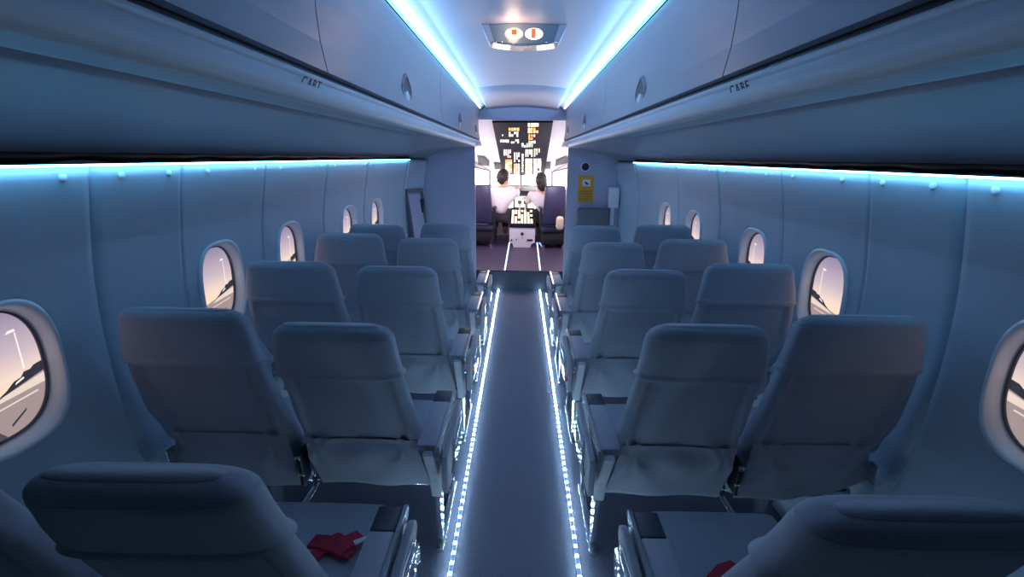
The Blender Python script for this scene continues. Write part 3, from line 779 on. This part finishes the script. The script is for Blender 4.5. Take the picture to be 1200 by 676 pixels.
# instrument panel and glareshield
root = empty('instrument_panel', (0, 7.6, CF)); tag(root, 'cockpit instrument panel with pale lit displays under the windscreen', 'instrument panel')
box('panel_board', (-.55, .0, .35), (.55, .10, .80), M['cgrey'], root, .01)
bm = bmesh.new(); prism(bm, [(-.54, -.16, .80), (-.54, .12, .85), (-.54, .12, .80), (-.54, -.16, .765)], (1.08, 0, 0)); bm_obj('glareshield', bm, M['black'], root)
for x0, x1, z0, z1, k in ((-.30, -.12, .50, .70, 'pale'), (-.52, -.34, .50, .70, 'lilac'), (-.09, .09, .52, .70, 'pale'), (.12, .30, .50, .70, 'pale'), (.34, .52, .50, .70, 'pale'), (-.08, .08, .37, .49, 'pink')):
    box('display', (x0, -.012, z0), (x1, .002, z1), E_[k], root, .004)
# pedestal
a, b = at(597, 263, 6.78), at(626.5, 288, 6.78)
root = empty('centre_pedestal', ((a.x+b.x)/2, 6.78, CF)); tag(root, 'white cockpit pedestal with dark knobs between the two pilot seats', 'console')
w = (b.x-a.x)/2; h = a.z-CF
bm = bmesh.new(); prism(bm, [(-w, 0, h), (w, 0, h), (w, 0, h*.22), (w*.74, 0, h*.16), (w*.66, 0, 0), (-w*.66, 0, 0), (-w*.74, 0, h*.16), (-w, 0, h*.22)], (0, .75, 0)); bm_obj('pedestal_body', bm, mat('pedestal_white', (.88, .84, .88), .4), root)
bm = bmesh.new(); prism(bm, [(-w, -.012, h), (-w, .75, h+.17), (-w, .75, h), (-w, -.012, h-.045)], (2*w, 0, 0)); tp = bm_obj('console_top', bm, M['panel'], root)
bm = bmesh.new()
for i in range(7):
    for j in range(6):
        if random.random() < .8:
            x = -w*.86+i*w*.25; y = .05+j*.1; z = h+.17*(y+.012)/.762
            prism(bm, [(x, y, z), (x+w*.18, y, z), (x+w*.18, y+.06, z+.0134), (x, y+.06, z+.0134)], (0, 0, .012))
o = bm_obj('console_lights', bm, E_['cream'], root); o['kind'] = 'stuff'
def face_disc(x, z, rad, nm='knob'):
    n = 16; rings = [[(x+rad*math.cos(2*math.pi*k/n), y, z+rad*math.sin(2*math.pi*k/n)) for k in range(n)] for y in (.0, -.018)]
    v, f = loft(rings); mesh(nm, v, f, M['black'], root)
face_disc(0, h*.60, .024); face_disc(-w*.45, h*.36, .010); face_disc(-w*.82, h*.32, .013); box('label_slot', (w*.38, -.006, h*.29), (w*.82, .002, h*.37), M['black'], root)
face_disc(0, h*.42, .006)
for x in (-.045, .045):
    bm = tube(None, [(x, .52, h+.12), (x, .48, h+.25), (x, .50, h+.28)], .014); lv = bm_obj('throttle_lever', bm, M['white'], root, True)
    box('lever_grip', (x-.03, .47, h+.26), (x+.03, .53, h+.31), M['cgrey'], lv, .01)
# floor strips in the cockpit
for s, (p0, p1) in ((-1, ((591.5, 316.5), (597, 284))), (1, ((633, 316.5), (628.5, 276)))):
    qa, qb = [EYE + ray(*p)*((CF+.004-EYE.z)/ray(*p).z) for p in (p0, p1)]
    qb = qb if qb.y < 7.2 else qa + (qb-qa)*((7.2-qa.y)/(qb.y-qa.y))
    d = .009
    o = mesh('floor_light_strip', [(qa.x-d, qa.y, qa.z), (qa.x+d, qa.y, qa.z), (qb.x+d, qb.y, qb.z), (qb.x-d, qb.y, qb.z)], [(0, 1, 2, 3)], E_['cstrip'])
    tag(o, 'short pale light strip on the cockpit floor, %s of the pedestal' % ('left' if s < 0 else 'right'), 'light strip', 'cockpit floor light strips')
# pilot seats
def pilot_seat(x, y, label, turn):
    r = empty('pilot_seat', (x, y, CF)); r.rotation_euler = (0, 0, turn); tag(r, label, 'seat', 'pilot seats')
    bm = bmesh.new()
    def tp(t):
        for q in t.verts:
            if q.co.z > .7: q.co.x *= .86; q.co.y -= .06
    add_box(bm, (-.17, -.06, .36), (.17, .05, .93), .03, 3, tp); bm_obj('backrest', bm, M['navy'], r, True)
    box('seat_cushion', (-.185, -.02, .24), (.185, .40, .34), M['navy'], r, .04, 3)
    for s in (-1, 1):
        a = box('armrest', (s*.19-.022, -.02, .57), (s*.19+.022, .22, .615), M['navy'], r, .015); box('armrest_post', (-.018+s*.19, .0, .33), (.018+s*.19, .04, .58), M['black'], a)
    box('seat_base', (-.17, .02, .06), (.17, .36, .24), M['black'], r, .02); box('track', (-.17, -.04, 0), (-.13, .42, .06), M['metal'], r); box('track', (.13, -.04, 0), (.17, .42, .06), M['metal'], r)
    return r
YL, YR = 6.78, 6.72
pl = at(568, 240, YL); pr = at(649.5, 240, YR)
pilot_seat(pl.x-.05, YL, 'navy pilot seat left of the pedestal, holding the pilot with short hair', -.12)
pilot_seat(pr.x, YR, 'navy pilot seat right of the pedestal, its broad back facing the cabin', .06)
p_h = .20
box_ = box('flight_bag', (-.055, 0, 0), (.055, .10, p_h), M['beige'], None, .045, 3)
# beige pouch hung beside the right seat
p = at(656, 270, 6.52); box_.location = (p.x, 6.52, p.z); box_.name = 'flight_bag'; tag(box_, 'small beige pouch hanging by a dark strap at the right pilot seat', 'bag')
box('strap', (-.012, .04, p_h-.02), (.012, .058, p_h+.13), M['black'], box_, .004)

# pilots: one continuous skinned body each, clothes and hair as children
def skin_obj(name, verts, edges, radii, m, parent, lv=2, root_i=0):
    me = bpy.data.meshes.new(name); me.from_pydata([tuple(v) for v in verts], edges, []); me.update()
    o = bpy.data.objects.new(name, me); COL.objects.link(o)
    md = o.modifiers.new('skin', 'SKIN'); md.use_smooth_shade = True
    if not me.skin_vertices: me.skin_vertices.new()
    for i, r in enumerate(radii):
        d = me.skin_vertices[0].data[i]; d.radius = r if isinstance(r, tuple) else (r, r); d.use_root = (i == root_i)
    s = o.modifiers.new('sub', 'SUBSURF'); s.levels = lv; s.render_levels = lv
    dg = bpy.context.evaluated_depsgraph_get(); nm = bpy.data.meshes.new_from_object(o.evaluated_get(dg))
    bpy.data.objects.remove(o); nm.materials.clear(); nm.materials.append(m)
    for p in nm.polygons: p.use_smooth = True
    o = bpy.data.objects.new(name, nm); COL.objects.link(o)
    if parent: o.parent = parent
    return o
def sphere_bm(bm, c, r, seg=20, rings=14):
    t = bmesh.new(); bmesh.ops.create_uvsphere(t, u_segments=seg, v_segments=rings, radius=1)
    for v in t.verts: v.co = Vector((c[0]+v.co.x*r[0], c[1]+v.co.y*r[1], c[2]+v.co.z*r[2]))
    tm = bpy.data.meshes.new('t'); t.to_mesh(tm); t.free(); bm.from_mesh(tm); bpy.data.meshes.remove(tm)
def pilot(label, head, hips, side, hairlong, turn, reach, wide):
    """side +1: the pedestal lies toward +x."""
    H, P = Vector(head), Vector(hips)
    r = empty('person', (P.x, P.y, CF)); tag(r, label, 'person', 'pilots')
    B = Vector(r.location); H -= B; P -= B
    neck = H+Vector((0, -.01, -.135)); chest = P+(neck-P)*.70; waist = P+(neck-P)*.35
    shp, shm = neck+Vector((wide, .0, -.075)), neck+Vector((-wide, .0, -.075))
    inner, outer = (shp, shm) if side > 0 else (shm, shp)
    hand_i = Vector(reach)-B; elbow_i = inner+(hand_i-inner)*.5+Vector((0, 0, -.07))
    elbow_o = outer+Vector((-side*.06, .10, -.25)); hand_o = outer+Vector((side*.06, .33, -.27))
    kn = [P+Vector((e*.085, .42, .05)) for e in (-1, 1)]; hp = [P+Vector((e*.09, .04, -.01)) for e in (-1, 1)]; ft = [P+Vector((e*.085, .56, -.34)) for e in (-1, 1)]; to = [f_+Vector((0, .12, -.05)) for f_ in ft]
    V = [P, waist, chest, neck, H+Vector((0, 0, -.06)), inner, elbow_i, hand_i, outer, elbow_o, hand_o, hp[0], kn[0], ft[0], to[0], hp[1], kn[1], ft[1], to[1]]
    Ed = [(0, 1), (1, 2), (2, 3), (3, 4), (2, 5), (5, 6), (6, 7), (2, 8), (8, 9), (9, 10), (0, 11), (11, 12), (12, 13), (13, 14), (0, 15), (15, 16), (16, 17), (17, 18)]
    R = [(.13, .10), (.115, .09), (.13, .09), .048, .06, .05, .038, .026, .05, .038, .026, .075, .06, .042, .03, .075, .06, .042, .03]
    bm = bmesh.new(); body = skin_obj('body', V, Ed, R, M['skin'], None)
    bm.from_mesh(body.data)
    d = Vector((math.sin(turn), math.cos(turn), 0)); sx = Vector((d.y, -d.x, 0))
    sphere_bm(bm, H, (.074, .092, .112))                    # head, with face, ears
    for e in (-1, 1):
        sphere_bm(bm, H+sx*e*.075+Vector((0, 0, -.01)), (.012, .020, .03), 10, 8)
        sphere_bm(bm, H+d*.078+sx*e*.03+Vector((0, 0, .0)), (.014, .014, .010), 10, 8)
    sphere_bm(bm, H+d*.095+Vector((0, 0, -.025)), (.014, .020, .022), 10, 8); sphere_bm(bm, H+d*.082+Vector((0, 0, -.065)), (.026, .014, .010), 10, 8); sphere_bm(bm, H+d*.06+Vector((0, 0, -.09)), (.035, .03, .022), 10, 8)
    for hnd, dr in ((hand_i, (hand_i-elbow_i).normalized()), (hand_o, (hand_o-elbow_o).normalized())):   # palm and five fingers, curled
        sphere_bm(bm, hnd+dr*.035, (.034, .042, .020), 12, 8)
        sd = dr.cross(Vector((0, 0, 1))).normalized()
        for k in range(4):
            b0 = hnd+dr*.06+sd*(-.024+.016*k); ln = (.06, .07, .066, .05)[k]
            tube(bm, [b0, b0+dr*ln*.5, b0+dr*ln*.85+Vector((0, 0, -.02)), b0+dr*ln*.8+Vector((0, 0, -.04))], [.0095, .009, .008, .006], 8)
        b0 = hnd+dr*.02-sd*.03*side; tube(bm, [b0, b0+dr*.03-sd*.02*side, b0+dr*.055-sd*.018*side+Vector((0, 0, -.012))], [.011, .010, .007], 8)
    bpy.data.objects.remove(body); bo = bm_obj('body', bm, M['skin'], r, True)
    shv = [P+Vector((0, 0, .02)), waist, chest, neck+Vector((0, 0, -.03)), inner, inner+(elbow_i-inner)*.5, elbow_i, elbow_i+(hand_i-elbow_i)*.75, outer, elbow_o, elbow_o+(hand_o-elbow_o)*.7]
    shirt = skin_obj('shirt', shv, [(0, 1), (1, 2), (2, 3), (2, 4), (4, 5), (5, 6), (6, 7), (2, 8), (8, 9), (9, 10)],
                     [(.15, .12), (.14, .11), (.155, .11), .062, .068, .06, .054, .044, .068, .054, .044], M['shirt'], r)
    tr = skin_obj('trousers', [P, hp[0], kn[0], ft[0]+Vector((0, 0, .04)), hp[1], kn[1], ft[1]+Vector((0, 0, .04))], [(0, 1), (1, 2), (2, 3), (0, 4), (4, 5), (5, 6)], [(.145, .11), .09, .073, .055, .09, .073, .055], M['trousers'], r)
    bm = bmesh.new()
    c0 = H-d*.018+Vector((0, 0, .018)); sphere_bm(bm, c0, (.090, .100, .112))
    if hairlong: sphere_bm(bm, H-d*.05+Vector((0, 0, -.04)), (.078, .062, .12))
    else: sphere_bm(bm, H-d*.045+Vector((0, 0, .0)), (.082, .068, .105))
    for v in bm.verts:                                      # open the hair over the face
        q = v.co-H; fwd = q.dot(d)
        if fwd > .03 and q.z < .055: v.co -= d*(fwd-.03)*.95
        v.co += Vector((math.sin(v.co.z*90), math.cos(v.co.x*110), math.sin(v.co.x*70+v.co.y*60)))*.0035
    bm_obj('hair', bm, M['hair'], r, True)
    return r
hl = at(590.5, 208, 6.96); hr = at(633.5, 212, 7.02)
gl = at(607, 221, 7.28); gr = at(617, 233, 7.3)
pilot('person with short black hair in a white shirt, left pilot reaching to the centre', hl, (hl.x-.075, 6.98, CF+.46), 1, False, -.75*-1, gl, .165)
pilot('person with longer dark hair in a white shirt, right pilot', hr, (hr.x+.10, 7.02, CF+.46), -1, True, -.5, gr, .14)

# ------------------------------------------------------------------ lights in the cockpit
def area(name, loc, rot, size, energy, col):
    l = bpy.data.lights.new(name, 'AREA'); l.shape = 'RECTANGLE'; l.size, l.size_y = size; l.energy = energy; l.color = col
    o = bpy.data.objects.new(name, l); COL.objects.link(o); o.location = loc; o.rotation_euler = rot; return o
def point(name, loc, e, col, rad=.1):
    l = bpy.data.lights.new(name, 'POINT'); l.energy = e; l.color = col; l.shadow_soft_size = rad
    o = bpy.data.objects.new(name, l); COL.objects.link(o); o.location = loc; return o
point('cockpit_fill_light', (-.45, 6.3, 1.22), 8, (1, .86, .92), .15)  # pair of added fills to brighten the cockpit, no fixtures there
point('cockpit_fill_light', (.45, 6.3, 1.22), 8, (1, .86, .92), .15)

# ------------------------------------------------------------------ world and colour
w = bpy.data.worlds.new('world'); SC.world = w; w.use_nodes = True
w.node_tree.nodes['Background'].inputs[0].default_value = (.02, .035, .07, 1); w.node_tree.nodes['Background'].inputs[1].default_value = .3
AY0, AY1 = 1.1, 5.15
for s in (-1, 1):       # the ceiling strips throw their light down and across the aisle
    l = bpy.data.lights.new('ceiling_strip_light', 'AREA'); l.shape = 'RECTANGLE'; l.size, l.size_y = .012, AY1-AY0; l.energy = 19.5; l.color = (.26, .57, 1.0)
    o = bpy.data.objects.new('ceiling_strip_light', l); COL.objects.link(o)
    zax = Vector((s*.60, 0, -.80)).normalized(); yax = Vector((0, 1, 0)); xax = yax.cross(zax)
    p = Vector((s*.4505, (AY0+AY1)/2, 2.050))
    o.matrix_world = Matrix(((xax.x, yax.x, zax.x, p.x), (xax.y, yax.y, zax.y, p.y), (xax.z, yax.z, zax.z, p.z), (0, 0, 0, 1)))
SC.view_settings.view_transform = 'Standard'; SC.view_settings.look = 'None'; SC.view_settings.exposure = 0.46; SC.view_settings.gamma = 1.0
SC.cycles.max_bounces = 10; SC.cycles.diffuse_bounces = 6; SC.cycles.sample_clamp_indirect = 4.0
SC.cycles.use_denoising = True
